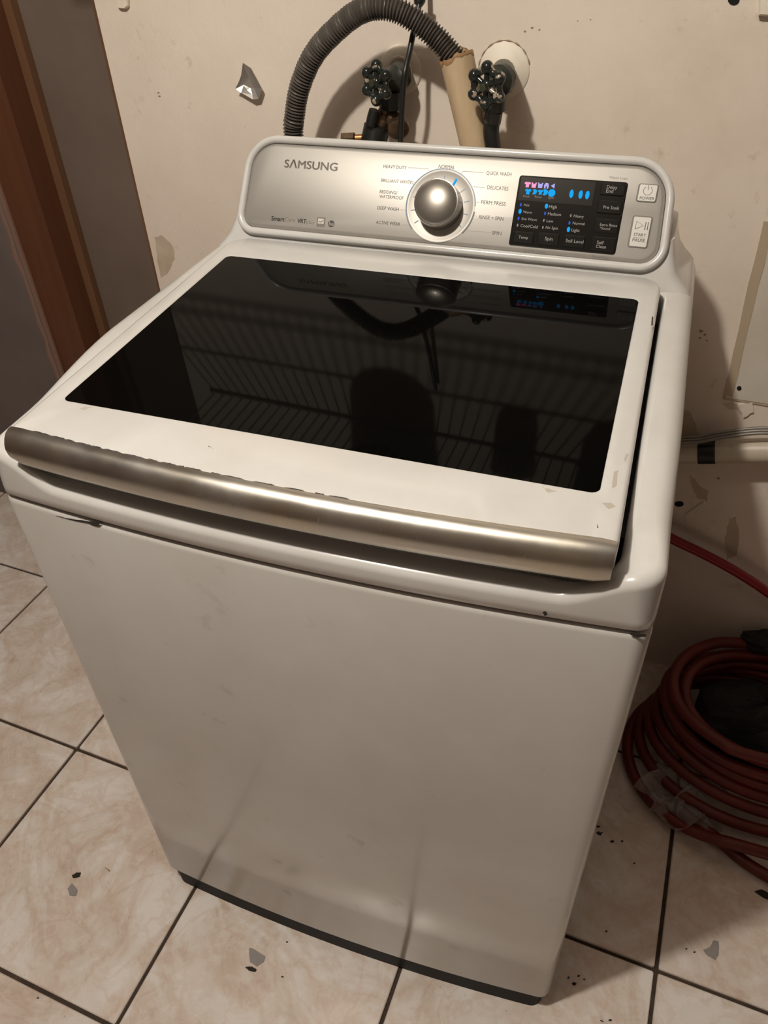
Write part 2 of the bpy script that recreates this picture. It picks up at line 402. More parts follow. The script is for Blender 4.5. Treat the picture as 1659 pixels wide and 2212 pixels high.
# top cover: rim that runs round the lid
IX0, IX1, IY0, IY1 = .0415, .6480, .018, .512
def zr(x, y):
    b = max(sstep(.0, .075, y), 1-sstep(.015, .085, min(x, W-x)))
    return .9375*(1-b)+(.968+.027*sstep(-.02, .24, y))*b
def ringpts(d=None, e=None, rad=.026):
    if d is not None: return rrect(d, W-d, d, D-d, max(.006, rad-d*.5), 10, 64)
    return rrect(IX0-e, IX1+e, IY0-e, IY1+e, .024+e*.5, 10, 64)
rings = []
def addring(P, zf, bow=BOW): rings.append([(bx, by, zf(x, y)) for (x, y), (bx, by) in zip(P, bowed(P, bow))])
addring(ringpts(d=.0015, rad=.017), lambda x, y: ZS+.0012); addring(ringpts(d=0, rad=.017), lambda x, y: ZS+.003)
addring(ringpts(d=0, rad=.018), lambda x, y: ZS+.012)
for i in range(0, 7):
    a = math.pi/2*i/6
    P0 = ringpts(d=0); P1 = ringpts(d=.01)
    pts = []; zz = []
    for (x, y), (x1, y1) in zip(P0, P1):
        rad = .010+.010*sstep(.02, .1, y); f = rad*(1-math.cos(a))/.01
        pts.append((x+(x1-x)*f, y+(y1-y)*f)); zz.append(zr(x, y)-rad+rad*math.sin(a))
    rings.append([(bx, by, z) for (bx, by), z in zip(bowed(pts), zz)])
for i in range(0, 6):
    a = math.pi/2*i/5; e = .007*(1-math.sin(a))
    addring(ringpts(e=e), lambda x, y, a=a: zr(x, y)-.007+.007*math.cos(a), BOW*.4)
addring(ringpts(e=0), lambda x, y: .918, BOW*.4)
V, F = loft(rings, False, True); autosmooth(mesh('top_cover', V, F, 'enamel', wm), 55)
# lid
LX0, LX1, LY0, LY1 = .0440, .6430, .0075, .5045
GX0, GX1, GY0, GY1 = .0664, W-.0664, .0651, .4392
def zl(y): return 1.0+.032*(y-.065)
def lbow(P):
    return [(x, y-.0145*(1-(2*(x-LX0)/(LX1-LX0)-1)**2)*max(0, 1-(y-LY0)/.05)) for x, y in P]
rings = []
NL = dict(nc=7, ne=16)
lr = (.004, .004, .030, .030)
for d, dz in ((.002, -.034), (.0, -.030), (.0, -.006), (.0006, -.003), (.002, -.0011), (.005, 0)):
    P = rrect(LX0+d, LX1-d, LY0+d*.3, LY1-d, tuple(max(.002, a-d) for a in lr), **NL)
    rings.append([(x, y, zl(y)+dz) for x, y in lbow(P)])
for e, dz in ((.003, 0), (.0008, -.0006), (0, -.002), (0, -.006)):
    P = rrect(GX0-e, GX1+e, GY0-e, GY1+e, .008+e, **NL); rings.append([(x, y, zl(y)+dz) for x, y in P])
V, F = loft(rings, True, False); lid = autosmooth(mesh('lid', V, F, 'enamel', wm), 45)
P = rrect(GX0-.0003, GX1+.0003, GY0-.0003, GY1+.0003, .008, **NL)
V, F = loft([[(x, y, zl(y)-.006) for x, y in P], [(x, y, zl(y)-.0008) for x, y in P]], True, True)
autosmooth(mesh('lid_glass', V, F, 'black_glass', lid))
# dark gap strip between lid and rim on the right
V, F = box_vf((.6425, .06, .93), (1, 0, 0), (0, 1, 0), (0, 0, 1), .006, .425, .03); mesh('gap_seal', V, F, 'gap', wm, smooth=False)
# handle
prof = [(.010, .990), (.002, .9992), (-.003, .9990), (-.008, .9968), (-.0125, .992), (-.0155, .986), (-.0168, .980), (-.0162, .973), (-.0142, .967), (-.0112, .9628)]
under = [(-.0112, .9628), (-.0090, .9595), (-.0062, .9592), (-.004, .962), (.010, .967), (.010, .990)]
def hb(x): return .0075-.0145*(1-(2*(x-LX0)/(LX1-LX0)-1)**2)
NX = 48
def sweep(prof, x0, x1, name, m, parent, taper=True):
    rings = []
    for i in range(NX+1):
        x = x0+(x1-x0)*i/NX
        edge = min((x-x0), (x1-x)); k = 1-.10*max(0, 1-edge/.005)**2
        rings.append([(x, hb(x)+dy*k, .985+(z-.985)*k) for dy, z in prof])
    V, F = loft(rings, True, True, closed=False)
    F = F[:-2]
    n = len(prof); F.append(tuple(reversed(range(n)))); F.append(tuple(range(NX*n, NX*n+n)))
    return autosmooth(mesh(name, V, F, m, parent), 40)
handle = sweep(prof, LX0+.001, LX1-.0015, 'handle', 'chrome', lid)
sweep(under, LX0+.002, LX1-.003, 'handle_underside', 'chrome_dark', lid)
sweep([(-.0070, .9585), (-.0088, .9592), (-.0078, .9602), (-.006, .9592)], LX0+.004, LX1-.006, 'handle_lip', 'knob_rim', lid)

for k in range(16):
    x = random.uniform(.27, .40) if k < 12 else random.uniform(.45, .6); q = random.uniform(0, 1); sl = random.uniform(-.002, .002)
    pts = [(x+sl*t, hb(x)+(-.0150*(1-t)-.0170*t)-.00005, .9880*(1-t)+.980*t) for t in ([q*.5, q*.5+.18, q*.5+.4])]
    V, F = tube_vf(pts, .00018, 5); mesh('scratch_mark', V, F, 'knob_rim', lid)
# control panel frame of reference
PO = Vector((W/2, .545, 1.075)); PU = Vector((1, 0, 0)); PV = Vector((0, .06, .10)).normalized(); PN = PU.cross(PV)
HV = .0583
def pp(u, v, n=0): return PO+PU*u+PV*v+PN*n
def uv(px, py, n=0.0):
    d = ray(px, py); k = (PO+PN*n-CAM_C).dot(PN)/d.dot(PN); p = CAM_C+d*k-PO; return p.dot(PU), p.dot(PV)
def outline(grow, nc=10, ne=14):
    P = rrect(-.287-grow, .287+grow, -HV-grow, HV+grow, (.020+grow, .024+grow, .040+grow, .036+grow), nc, ne)
    return [(u*(1-.013*(v/HV)), v) for u, v in P]
rings = [[pp(u, v, -.004) for u, v in outline(0)]]
for gr_, n in ((.0, .001), (.0012, .0032), (.003, .0044), (.0055, .0048), (.008, .0038), (.0098, .0012), (.0105, -.003)):
    rings.append([pp(u, v, n) for u, v in outline(gr_)])
for dy in (.02, .05, .075):
    rings.append([pp(u, v, -.003)+Vector((0, dy, -.62*dy)) for u, v in outline(.0105)])
V, F = loft(rings, False, True); autosmooth(mesh('console_frame', V, F, 'enamel', wm), 50)
# skirt that blends console into the deck
rings = []
for d, z in ((.004, .978), (.006, .990), (.011, .996), (.019, 1.003), (.028, 1.014), (.034, 1.03), (.038, 1.05)):
    P = rrect(d, W-d, .507+max(0, (z-1.008))*.55+(.004 if z > 1.0 else 0), D-.004, .012, 6, 10); rings.append([(x, y, z) for x, y in P])
V, F = loft(rings, False, True); autosmooth(mesh('console_skirt', V, F, 'enamel', wm), 60)
rings = []
for gr_, n in ((-.0003, -.004), (-.0006, -.0012), (-.002, .0), (-.006, .0016)):
    rings.append([pp(u, v, n) for u, v in outline(gr_)])
V, F = loft(rings, True, True); panel = autosmooth(mesh('control_panel', V, F, 'fascia', wm), 50)
FN = .0016    # fascia face height

def plate(name, corners, m, parent, r=.002, n0=FN, h=.0008, inset=.0006):
    """rounded rectangular plate on the panel; corners TL TR BR BL in photo pixels"""
    c = [uv(x, y, n0) for x, y in corners]
    u0 = (c[0][0]+c[3][0])/2; u1 = (c[1][0]+c[2][0])/2; v1 = (c[0][1]+c[1][1])/2; v0 = (c[2][1]+c[3][1])/2
    a = rrect(u0, u1, v0, v1, r, 5, 2); b = rrect(u0+inset, u1-inset, v0+inset, v1-inset, max(.0003, r-inset), 5, 2)
    V, F = loft([[pp(u, v, n0-.001) for u, v in a], [pp(u, v, n0+h*.5) for u, v in a], [pp(u, v, n0+h) for u, v in b]], True, True)
    return autosmooth(mesh(name, V, F, m, parent), 22), n0+h, (u0, u1, v0, v1)
def polyline(name, pts, wpx, m, parent, n=FN):
    P = [Vector(uv(x, y, n)) for x, y in pts]; vf = []
    for a, b in zip(P, P[1:]):
        d = (b-a).normalized()*wpx; q = Vector((-d.y, d.x))
        vf.append(prism_vf([pp(*(a-q), n-.0003), pp(*(b-q), n-.0003), pp(*(b+q), n-.0003), pp(*(a+q), n-.0003)], PN, .00045))
    V, F = merge(*vf); return mesh(name, V, F, m, parent, smooth=False)
def text(s, L, R, m, parent, n=FN, bold=0.0, cap=None, name='lettering', slant=0):
    """lettering from the left to the right baseline pixel"""
    cu = bpy.data.curves.new('t', 'FONT'); cu.body = s; cu.size = 1; cu.resolution_u = 3
    ob = bpy.data.objects.new('t', cu); COL.objects.link(ob)
    me = bpy.data.meshes.new_from_object(ob); bpy.data.objects.remove(ob); bpy.data.curves.remove(cu)
    xs = [v.co.x for v in me.vertices]; x0, x1 = min(xs), max(xs)
    a = Vector(uv(*L, n)); b = Vector(uv(*R, n)); k = (b.x-a.x)/(x1-x0); ky = k
    if cap: ky = (Vector(uv(L[0], L[1]-cap, n))-a).y/.73
    tilt = 0.0
    for v in me.vertices:
        X = (v.co.x-x0)*k; Y = v.co.y*ky
        v.co = pp(a.x+X, (a.y+b.y)/2+Y, n+.00012)
    if bold:
        vs = [v.co.copy() for v in me.vertices]; fs = [tuple(p.vertices) for p in me.polygons]; nv = len(vs); V = []; F = []
        for q, (du, dv) in enumerate(((-1, 0), (1, 0), (0, .6), (0, -.6))):
            V += [p+PU*(du*bold*k)+PV*(dv*bold*ky) for p in vs]; F += [tuple(i+q*nv for i in f) for f in fs]
        me = bpy.data.meshes.new(name); me.from_pydata(V, [], F)
    me.materials.clear(); me.materials.append(M[m]); me.name = name
    o = bpy.data.objects.new(name, me); COL.objects.link(o); o.parent = parent
    return o
text('S\u039bMSUNG', (614, 363), (728, 368), 'logo', panel, bold=.028, cap=18, name='brand_lettering')
for s, L, R in (('HEAVY DUTY', (828, 362.5), (878, 366)), ('BRILLIANT WHITES', (823, 393), (893, 397.5)), ('BEDDING/', (820, 417.5), (858, 419.5)),
                ('WATERPROOF', (819, 427.5), (871, 431.5)), ('DEEP WASH', (815, 452), (861, 456)), ('ACTIVE WEAR', (812, 483), (864, 488))):
    text(s, L, R, 'print', panel, bold=.006, cap=7.5)
for s, L, R in (('NORMAL', (947, 363.5), (982, 365.5)), ('QUICK WASH', (1050, 377.5), (1104, 380.5)), ('DELICATES', (1052, 408.5), (1097.5, 412)), ('PERM PRESS', (1039, 440.5), (1092, 444.5)),
                ('RINSE + SPIN', (1034, 472.5), (1087, 476.5)), ('SPIN', (1062, 506.5), (1082.5, 508.5))):
    text(s, L, R, 'print_light', panel, bold=.004, cap=8.5)
text('Smart', (586, 476), (614, 478.5), 'print_dark', panel, bold=.03); text('Care', (615, 478), (637, 480), 'print', panel)
text('VRT', (642, 481.5), (661, 483), 'print_dark', panel, bold=.03, cap=10); text('plus', (661.5, 483), (678, 485), 'print', panel, cap=8.5)
plate('rating_badge', [(685, 468.5), (703.5, 470), (702, 491.5), (684, 490)], 'print', panel, .0006, FN-.0006, .0009)
plate('rating_badge_field', [(687, 471), (701.5, 472.3), (700.3, 485), (686.2, 484)], 'fascia', panel, .0004, FN-.0005, .0010)
polyline('rating_badge_swoosh', [(688, 478), (693, 480), (699, 476)], .0006, 'print', panel, FN+.0004)
def disc(name, px, py, rpx, m, parent, n=FN, h=.0004, sq=1.0, seg=20):
    c = Vector(uv(px, py, n)); r = abs(uv(px+rpx, py, n)[0]-c.x)
    V, F = prism_vf([pp(c.x+r*math.cos(a), c.y+r*sq*math.sin(a), n-.0005) for a in [2*math.pi*k/seg for k in range(seg)]], PN, h+.0005)
    return mesh(name, V, F, m, parent, smooth=False)
disc('efficiency_badge', 715.5, 483.5, 7.3, 'print_dark', panel, h=.0002, sq=.9)
text('he', (710.5, 487), (720.5, 488), 'dial', panel, n=FN+.0003, bold=.03)
for pts in ([(881, 362), (925, 364.5), (930, 374)], [(1046, 372.5), (999, 370), (995, 377)], [(1047, 405.5), (1021, 403)], [(1036, 437), (1027, 436)],
            [(1030, 467), (1024, 466.4)], [(1060, 502), (1010, 498.7)], [(864, 453), (877, 454)], [(868, 485), (884, 487)]):
    polyline('leader_line', pts, .00025, 'print_light', panel)
# dial
DC = uv(951, 445.5, FN); DR = .5*(uv(1024.5, 450, FN)[0]-uv(877.5, 440, FN)[0])
dc3 = pp(DC[0], DC[1], FN)
lathe('dial_ring', [(DR*1.0, -.001), (DR*.995, .0004), (DR*.955, .0008), (DR*.93, .0002), (DR*.60, .0002)], dc3, PN, 'dial', panel, 64)
def arc_strip(name, r0, r1, a0, a1, m, h, parent=panel):
    n = 48; V = []; F = []
    for i in range(n+1):
        a = math.radians(a0+(a1-a0)*i/n)
        for r, hh in ((r0, -.0005), (r0, h), (r1, h), (r1, -.0005)): V.append(dc3+(PU*math.cos(a)+PV*math.sin(a))*r+PN*hh)
        if i:
            b = 4*(i-1)
            for k in range(3): F.append((b+k, b+k+1, b+k+5, b+k+4))
    return mesh(name, V, F, m, parent, smooth=False)
def pang(px, py):
    a = uv(px, py, FN); return math.degrees(math.atan2(a[1]-DC[1], a[0]-DC[0]))
def zz5(x, y): return 860+x/8.295, 340+y/8.295
arc_strip('dial_arc', DR*.985, DR*1.02, pang(*zz5(1360, 870)), pang(*zz5(240, 1280))+360*(pang(*zz5(240, 1280)) < 0), 'bluearc', .0006)
arc_strip('dial_arc', DR*.985, DR*1.025, pang(*zz5(1145, 1355)), pang(*zz5(1340, 970)), 'darkarc', .0006)
for a, b in (((620, 425), (605, 360)), ((820, 420), (835, 325)), ((1115, 627), (1205, 560)), ((1180, 803), (1275, 780)), ((1170, 1010), (1250, 1027)), ((1080, 1195), (1130, 1250)),
             ((445, 535), (412, 497)), ((330, 728), (275, 705)), ((310, 936), (228, 947)), ((365, 1130), (290, 1178))):
    polyline('tick_mark', [zz5(*a), zz5(*b)], .00055, 'bluearc', panel, FN+.0004)
polyline('dial_pointer_light', [zz5(985, 495), zz5(1048, 385)], .0013, 'led_cyan', panel, FN+.0009)
# knob
kr = .5*(uv(*zz5(1080, 820), .022)[0]-uv(*zz5(310, 820), .022)[0])
kc = uv(*zz5(695, 825), .026); kb = (DC[0], DC[1]-.0005)
kax = (pp(kc[0], kc[1], .024)-pp(kb[0], kb[1], FN))
kc3 = pp(DC[0]-.0005, DC[1], FN)
KH = .024
knob = lathe('knob', [(kr*1.07, .0), (kr*1.07, .004), (kr*1.045, .010), (kr*1.02, KH-.003), (kr*1.0, KH-.001)], kc3, PN, 'knob_side', wm, 64)
lathe('knob_rim', [(kr*.99, KH-.0015), (kr*1.02, KH-.0012), (kr*1.015, KH-.0002), (kr*.985, KH)], kc3, PN, 'knob_rim', knob, 64)
prof_k = [(kr*.985*math.sin(a), KH-.0002+.0085*(math.cos(a)-math.cos(1.25))/(1-math.cos(1.25))) for a in [1.25*(1-i/14) for i in range(15)]]
prof_k = [(r/ math.sin(1.25), h) for r, h in prof_k]
lathe('knob_cap', [(kr*.98, KH-.002)]+prof_k, kc3, PN, 'knob', knob, 64)
# display
def c4(x, y): return 1080+x/4.608, 360+y/4.608
def C4(*p): return [c4(*q) for q in p]
disp, dn, _ = plate('display_panel', C4((195, 85), (1275, 160), (1150, 880), (90, 785)), 'black_plastic', wm, .0035, FN-.0006, .0016, .001)
scr, sn, _ = plate('screen', C4((218, 95), (962, 150), (915, 388), (170, 338)), 'screen', disp, .001, dn, .0004, .0004)
def btn(name, c, m, parent, lines, lm, r=.0016, h=.0014, n0=None, bold=0):
    b, bn, _ = plate(name, c, m, parent, r, n0 if n0 is not None else dn, h, .0010)
    for s, L, R in lines: text(s, c4(*L), c4(*R), lm, b, n=bn, bold=bold)
    return b, bn
btn('display_button', C4((1012, 158), (1256, 178), (1236, 300), (992, 280)), 'black_button', wm, [('Delay', (1062, 217), (1165, 224)), ('End', (1055, 257), (1125, 262))], 'white_print')
btn('display_button', C4((980, 333), (1218, 350), (1200, 480), (960, 462)), 'black_button', wm, [('Pre Soak', (1027, 418), (1186, 428))], 'white_print')
btn('display_button', C4((950, 514), (1188, 534), (1170, 668), (930, 650)), 'black_button', wm, [('Extra Rinse', (993, 590), (1165, 600)), ('*Sound', (992, 622), (1093, 632))], 'white_print')
btn('display_button', C4((918, 696), (1158, 714), (1138, 853), (900, 832)), 'black_button', wm, [('Self', (962, 770), (1030, 775)), ('Clean', (953, 808), (1053, 816))], 'white_print')
btn('display_button', C4((142, 640), (340, 658), (328, 768), (127, 750)), 'black_button', wm, [('Temp', (183, 715), (277, 722))], 'white_print')
btn('display_button', C4((388, 655), (592, 674), (580, 790), (374, 770)), 'black_button', wm, [('Spin', (445, 732), (522, 739))], 'white_print')
btn('display_button', C4((642, 677), (850, 694), (838, 812), (627, 792)), 'black_button', wm, [('Soil Level', (653, 752), (828, 766))], 'white_print')
for s, L, R in (('Hot', (237, 393), (291, 397)), ('Warm', (228, 463), (316, 468)), ('Eco Warm', (215, 530), (366, 541)), ('Cool/Cold', (203, 603), (374, 613)), ('High', (487, 413), (564, 419)),
                ('Medium', (475, 483), (606, 493)), ('Low', (463, 552), (528, 557)), ('No Spin', (453, 618), (574, 628)), ('Heavy', (733, 504), (831, 512)), ('Normal', (722, 574), (841, 584)), ('Light', (710, 644), (791, 651))):
    text(s, c4(*L), c4(*R), 'white_print', disp, n=dn)
def led(name, x, y, wd, ht, m, n, lean=-.12):
    cx, cy = c4(x, y); a = Vector(uv(cx, cy, n)); su = wd*.5/4.608*.00062; sv = ht*.5/4.608*.00064
    V, F = prism_vf([pp(a.x+su*math.cos(t), a.y+sv*math.sin(t), n-.0002) for t in [2*math.pi*k/14 for k in range(14)]], PN, .0004)
    return mesh(name, V, F, m, disp, smooth=False)
for x, y in ((200, 445), (463, 393), (682, 625)): led('indicator_light', x, y, 30, 46, 'led_cyan', dn)
for x, y in ((207, 380), (185, 515), (449, 465), (692, 560)): led('indicator_light', x, y, 18, 32, 'led_blue', dn)
for x, y in ((175, 583), (437, 535), (427, 605), (705, 487)): led('indicator_light', x, y, 14, 28, 'led_off', dn)
for x, y in ((712, 270), (803, 278), (870, 283)): led('time_digit', x, y, 38, 74, 'led_cyan', sn)
def icon(pts, x, y, sc, m, n=None):
    cx, cy = c4(x, y); n = n or sn; a = Vector(uv(cx, cy, n)); k = sc/4.608*.00072
    V, F = prism_vf([pp(a.x+px*k, a.y+py*k, n-.0002) for px, py in pts], PN, .0004)
    return mesh('status_icon', V, F, m, disp, smooth=False)
shirt = [(-.3, -.5), (.3, -.5), (.3, .1), (.5, .0), (.6, .3), (.25, .5), (.1, .4), (-.1, .4), (-.25, .5), (-.6, .3), (-.5, .0), (-.3, .1)]
tub = [(-.4, -.5), (.4, -.5), (.5, .5), (.3, .5), (.2, .25), (-.2, .25), (-.3, .5), (-.5, .5)]
rnd = [(.5*math.cos(a), .5*math.sin(a)) for a in [2*math.pi*k/12 for k in range(12)]]
house = [(-.4, -.5), (-.1, -.5), (-.1, -.1), (.1, -.1), (.1, -.5), (.4, -.5), (.45, .1), (.2, .5), (-.2, .5), (-.45, .1)]
tri = [(.4, -.5), (.4, .5), (-.4, .0)]
cap5 = [(-.4, -.5), (.1, -.5), (.45, -.2), (.45, .3), (.1, .5), (-.4, .5), (-.2, 0)]
for pts, x, y, sc, mm in ((shirt, 275, 178, 44, 'led_pink'), (tub, 338, 184, 42, 'led_pink'), (tub, 402, 186, 42, 'led_violet'), (house, 463, 190, 44, 'led_violet'), (tri, 525, 192, 40, 'led_violet'),
                          (shirt, 280, 248, 44, 'led_cyan'), (cap5, 345, 250, 40, 'led_cyan'), (shirt, 403, 254, 38, 'led_cyan'), (cap5, 450, 256, 46, 'led_cyan'), (rnd, 515, 262, 60, 'led_cyan')):
    icon(pts, x, y, sc, mm)
for s, L, R in (('Wash', (225, 303), (292, 308)), ('Rinse', (345, 309), (413, 314)), ('Spin', (478, 318), (536, 322))):
    text(s, c4(*L), c4(*R), 'dim_print', disp, n=sn)
# round-the-button grooves, power and start buttons
for nm, c, lines in (('power_button', C4((1385, 172), (1574, 182), (1554, 362), (1362, 348)), [('POWER', (1389, 324), (1533, 336))]),
                     ('start_button', C4((1330, 494), (1513, 502), (1465, 812), (1274, 800)), [('START', (1330, 688), (1451, 697)), ('PAUSE', (1316, 743), (1441, 753))])):
    cx = sum(p[0] for p in c)/4; cy = sum(p[1] for p in c)/4
    big = [(cx+(x-cx)*1.07+(2 if x > cx else -2)*.4, cy+(y-cy)*1.05) for x, y in c]
    gr, gn, _ = plate('button_groove', big, 'print', panel, .0032, FN-.0006, .0009, .0004)
    b, bn = btn(nm, c, 'silver_button', wm, lines, 'print', .0026, .0022, FN-.0002, .01)
    if nm == 'power_button':
        q = Vector(uv(*c4(1472, 240), bn)); R_ = .0052
        P = [pp(q.x+R_*math.sin(a), q.y+R_*math.cos(a), bn) for a in [.55+(2*math.pi-1.1)*k/24 for k in range(25)]]
        V, F = tube_vf(P, .0004, 5); mesh('power_symbol', V, F, 'print', b)
        V, F = tube_vf([pp(q.x, q.y+.001, bn), pp(q.x, q.y+.0065, bn)], .0004, 5); mesh('power_symbol', V, F, 'print', b)
    else:
        q = Vector(uv(*c4(1388, 585), bn)); k = .0042
        T = [(-k, -k*1.15), (k*1.1, 0), (-k, k*1.15), (-k, -k*1.15)]
        V, F = merge(tube_vf([pp(q.x+x, q.y+y, bn) for x, y in T], .0004, 5), tube_vf([pp(q.x+k*1.7, q.y-k*1.1, bn), pp(q.x+k*1.7, q.y+k*1.1, bn)], .0005, 5), tube_vf([pp(q.x+k*2.4, q.y-k*1.1, bn), pp(q.x+k*2.4, q.y+k*1.1, bn)], .0005, 5))
        mesh('play_pause_symbol', V, F, 'print', b)
        a, d = uv(*c4(1325, 703), bn), uv(*c4(1447, 710), bn)
        V, F = tube_vf([pp(a[0], (a[1]+d[1])/2, bn), pp(d[0], (a[1]+d[1])/2, bn)], .0002, 5); mesh('divider_line', V, F, 'print', b)
text('*(Hold 3 sec)', c4(1085, 118), c4(1268, 131), 'print', panel)
text('*Child Lock', c4(265, 846), c4(412, 858), 'print', panel)
text('*Smart Care', c4(915, 904), c4(1080, 919), 'print', panel)
polyline('bracket_line', C4((235, 830), (250, 834), (262, 836)), .0002, 'print', panel); polyline('bracket_line', C4((415, 850), (450, 854)), .0002, 'print', panel)

# wear marks on the machine
def mark(pts, surf, m, h=.00025, amp=1.2, n=3, name='scuff'):
    P = [surf(x, y) for x, y in ragged(pts, n, amp)]
    nn = (P[1]-P[0]).cross(P[2]-P[0]).normalized(); 
    if nn.dot(CAM_C-P[0]) < 0: nn = -nn
    V, F = prism_vf(P, nn, h); return mesh(name, V, F, m, wm, smooth=False)
def on_lid(x, y):
    p = on_z(x, y, 1.0)
    for _ in range(4): p = on_z(x, y, zl(p.y)-.0001)
    return p
def on_front(x, y):
    p = on_y(x, y, 0)
    for _ in range(6): p = on_y(x, y, -BOW*(1-(2*p.x/W-1)**2)-.00005)
    return p
mark([(120, 1114), (150, 1120), (190, 1126), (215, 1126), (214, 1136), (205, 1136), (188, 1129), (150, 1122)], on_front, 'scratch', amp=.8, name='scratch')
mark([(1362, 1366), (1395, 1370), (1395, 1375), (1376, 1377), (1362, 1371)], on_front, 'scratch', amp=.5, name='paint_chip')
mark([(1172, 1322), (1180, 1321), (1182, 1328), (1175, 1330)], on_front, 'scratch', amp=1, name='paint_chip')
for pts in ([(172, 882), (185, 878), (200, 880), (180, 887)], [(1170, 1052), (1195, 1060), (1202, 1062), (1185, 1064)], [(1300, 1088), (1318, 1086), (1330, 1095), (1315, 1100)],
            [(1326, 1020), (1336, 1015), (1332, 1050), (1322, 1055)], [(1352, 980), (1358, 983), (1352, 998), (1348, 995)]):
    mark(pts, on_lid, 'scuff', amp=1.5)
for pts in ([(1408, 685), (1411, 684), (1410, 702), (1407, 703)], [(1410, 708), (1412, 707), (1409, 716)], [(450, 1048-85), (462, 970), (451, 965)], [(1290, 1150-18), (1293, 1141), (1290, 1140)]):
    mark(pts, on_lid, 'scratch', amp=.4, n=2)
# worn edge above the handle: bare dark chips along the lid's front edge
xx = .075
while xx < .405:
    L_ = random.uniform(.006, .024); n_ = 6; lo_ = []; hi_ = []
    for q in range(n_+1):
        x = xx+L_*q/n_; e_ = 0 if q in (0, n_) else random.uniform(.0003, .0011)
        lo_.append((x, hb(x)+.0019, .9994)); hi_.append((x, hb(x)+.0021+e_, .9994))
    V, F = prism_vf(lo_+hi_[::-1], (0, 0, 1), .0002); mesh('paint_chip', V, F, 'scratch', wm, smooth=False)
    xx += L_+random.choice((.0005, .001, .004, .010))

# ------------------------------------------------------------------ plumbing behind the machine
HT = .095
hp = [on_wall(480+x/2.37, y/2.37, HT-.02*sstep(700, 1150, x)) for x, y in ((365, 690), (370, 600), (386, 490), (413, 400), (452, 310), (505, 232), (575, 160), (645, 98), (720, 52), (800, 36), (885, 50), (965, 90), (1040, 145), (1108, 205), (1165, 268))]
e0 = hp[0]
pre = [Vector((e0.x+.012, D+.06, .80)), Vector((e0.x+.008, D+.065, .93)), Vector((e0.x+.002, e0.y-.005, 1.01))]
dn_ = (hp[-1]-hp[-2]).normalized()
path = resample(catmull(pre+hp+[hp[-1]+dn_*.03], 10), .0009)
PT = .0047
tube('drain_hose', path, lambda i: .0143+.0022*math.sin(2*math.pi*i*.0009/PT), 'hose_grey', seg=20)
dh = bpy.data.objects['drain_hose']; tag(dh, 'grey corrugated drain hose arching into the yellowed standpipe', 'hose')
# standpipe
a = on_wall(985, 117, HT-.02); b = on_wall(1026, 308, .062); dirp = (b-a).normalized()
low = a+dirp*.33
sp_ = thing('standpipe', low, 'leaning yellowed plastic standpipe holding the corrugated hose end', 'pipe')
n_ = 40; V = []; F = []; seg = 32
u_ = dirp.orthogonal().normalized(); v_ = dirp.cross(u_)
def srad(l): return .0242-.0022*min(1, l/.2)
for side in (0, 1):
    for i in range(n_+1):
        l = .33*i/n_
        for k in range(seg):
            an = 2*math.pi*k/seg; r = srad(l)-(.003 if side else 0)
            jag = (.004*math.sin(an*2+1)+.0015*math.sin(an*7)+.001*math.sin(an*13)) if i == 0 else 0
            V.append(a+dirp*(l+jag)+(u_*math.cos(an)+v_*math.sin(an))*r)
N1 = (n_+1)*seg
for i in range(n_):
    for k in range(seg):
        k2 = (k+1) % seg
        F.append((i*seg+k, i*seg+k2, (i+1)*seg+k2, (i+1)*seg+k)); F.append((N1+i*seg+k2, N1+i*seg+k, N1+(i+1)*seg+k, N1+(i+1)*seg+k2))
mesh('pipe_wall', V, F, 'pvc', sp_)
V2 = []; F2 = []
for k in range(seg):
    an = 2*math.pi*k/seg; jag = .004*math.sin(an*2+1)+.0015*math.sin(an*7)+.001*math.sin(an*13)
    for r, l in ((srad(0)+.0003, jag+.003+.0035*abs(math.sin(an*1.3+.4)*math.sin(an*4.1))), (srad(0)+.0003, jag-.0004), (srad(0)-.0033, jag-.0004)):
        V2.append(a+dirp*l+(u_*math.cos(an)+v_*math.sin(an))*r)
for k in range(seg):
    k2 = (k+1) % seg
    for q in (0, 1): F2.append((3*k+q, 3*k2+q, 3*k2+q+1, 3*k+q+1))
mesh('broken_rim', V2, F2, 'pvc_edge', sp_)

def handwheel(name, c, ax, parent, R=.0215, lobes=6):
    ax = Vector(ax).normalized(); u = (UPZ-ax*UPZ.dot(ax)).normalized(); v = ax.cross(u)
    vf = []
    ring = []
    for i in range(73):
        an = 2*math.pi*i/72; rr = R*(1+.10*math.cos(lobes*an)); ring.append(c+(u*math.cos(an)+v*math.sin(an))*rr)
    vf.append(tube_vf(ring, .0050, 10))
    for k in range(lobes):
        an = 2*math.pi*k/lobes; d = u*math.cos(an)+v*math.sin(an)
        vf.append(sphere_vf(c+d*R*1.06, .0088, 12, 8)); vf.append(tube_vf([c+d*.006, c+d*R], .0042, 8))
    vf.append(lathe_vf([(.004, -.010), (.0085, -.008), (.009, .003), (.0065, .006), (.001, .007)], c, ax, 16))
    V, F = merge(*vf); w_ = autosmooth(mesh(name, V, F, 'iron', parent), 50)
    V, F = lathe_vf([(.0055, .006), (.0055, .011), (.002, .012)], c, ax, 6); autosmooth(mesh('wheel_nut', V, F, 'bronze', w_))
    return w_
def valve(name, plate_px, plate_r, wheel_px, body_px, label, woff):
    pc = on_wall(*plate_px); t = thing(name, pc, label, 'valve')
    lathe('escutcheon', [(plate_r, -.003), (plate_r, .001), (plate_r*.93, .004), (plate_r*.6, .0065), (.02, .009), (.012, .0105)], pc, -E2, 'plate', t, 48)
    wc = on_wall(*wheel_px, woff); bc = on_wall(*body_px, .045)
    tube('stem_pipe', [pc, pc.lerp(bc, .6), bc], .013, 'bronze', t, 16)
    ax = (wc-bc).normalized()
    return t, pc, wc, bc
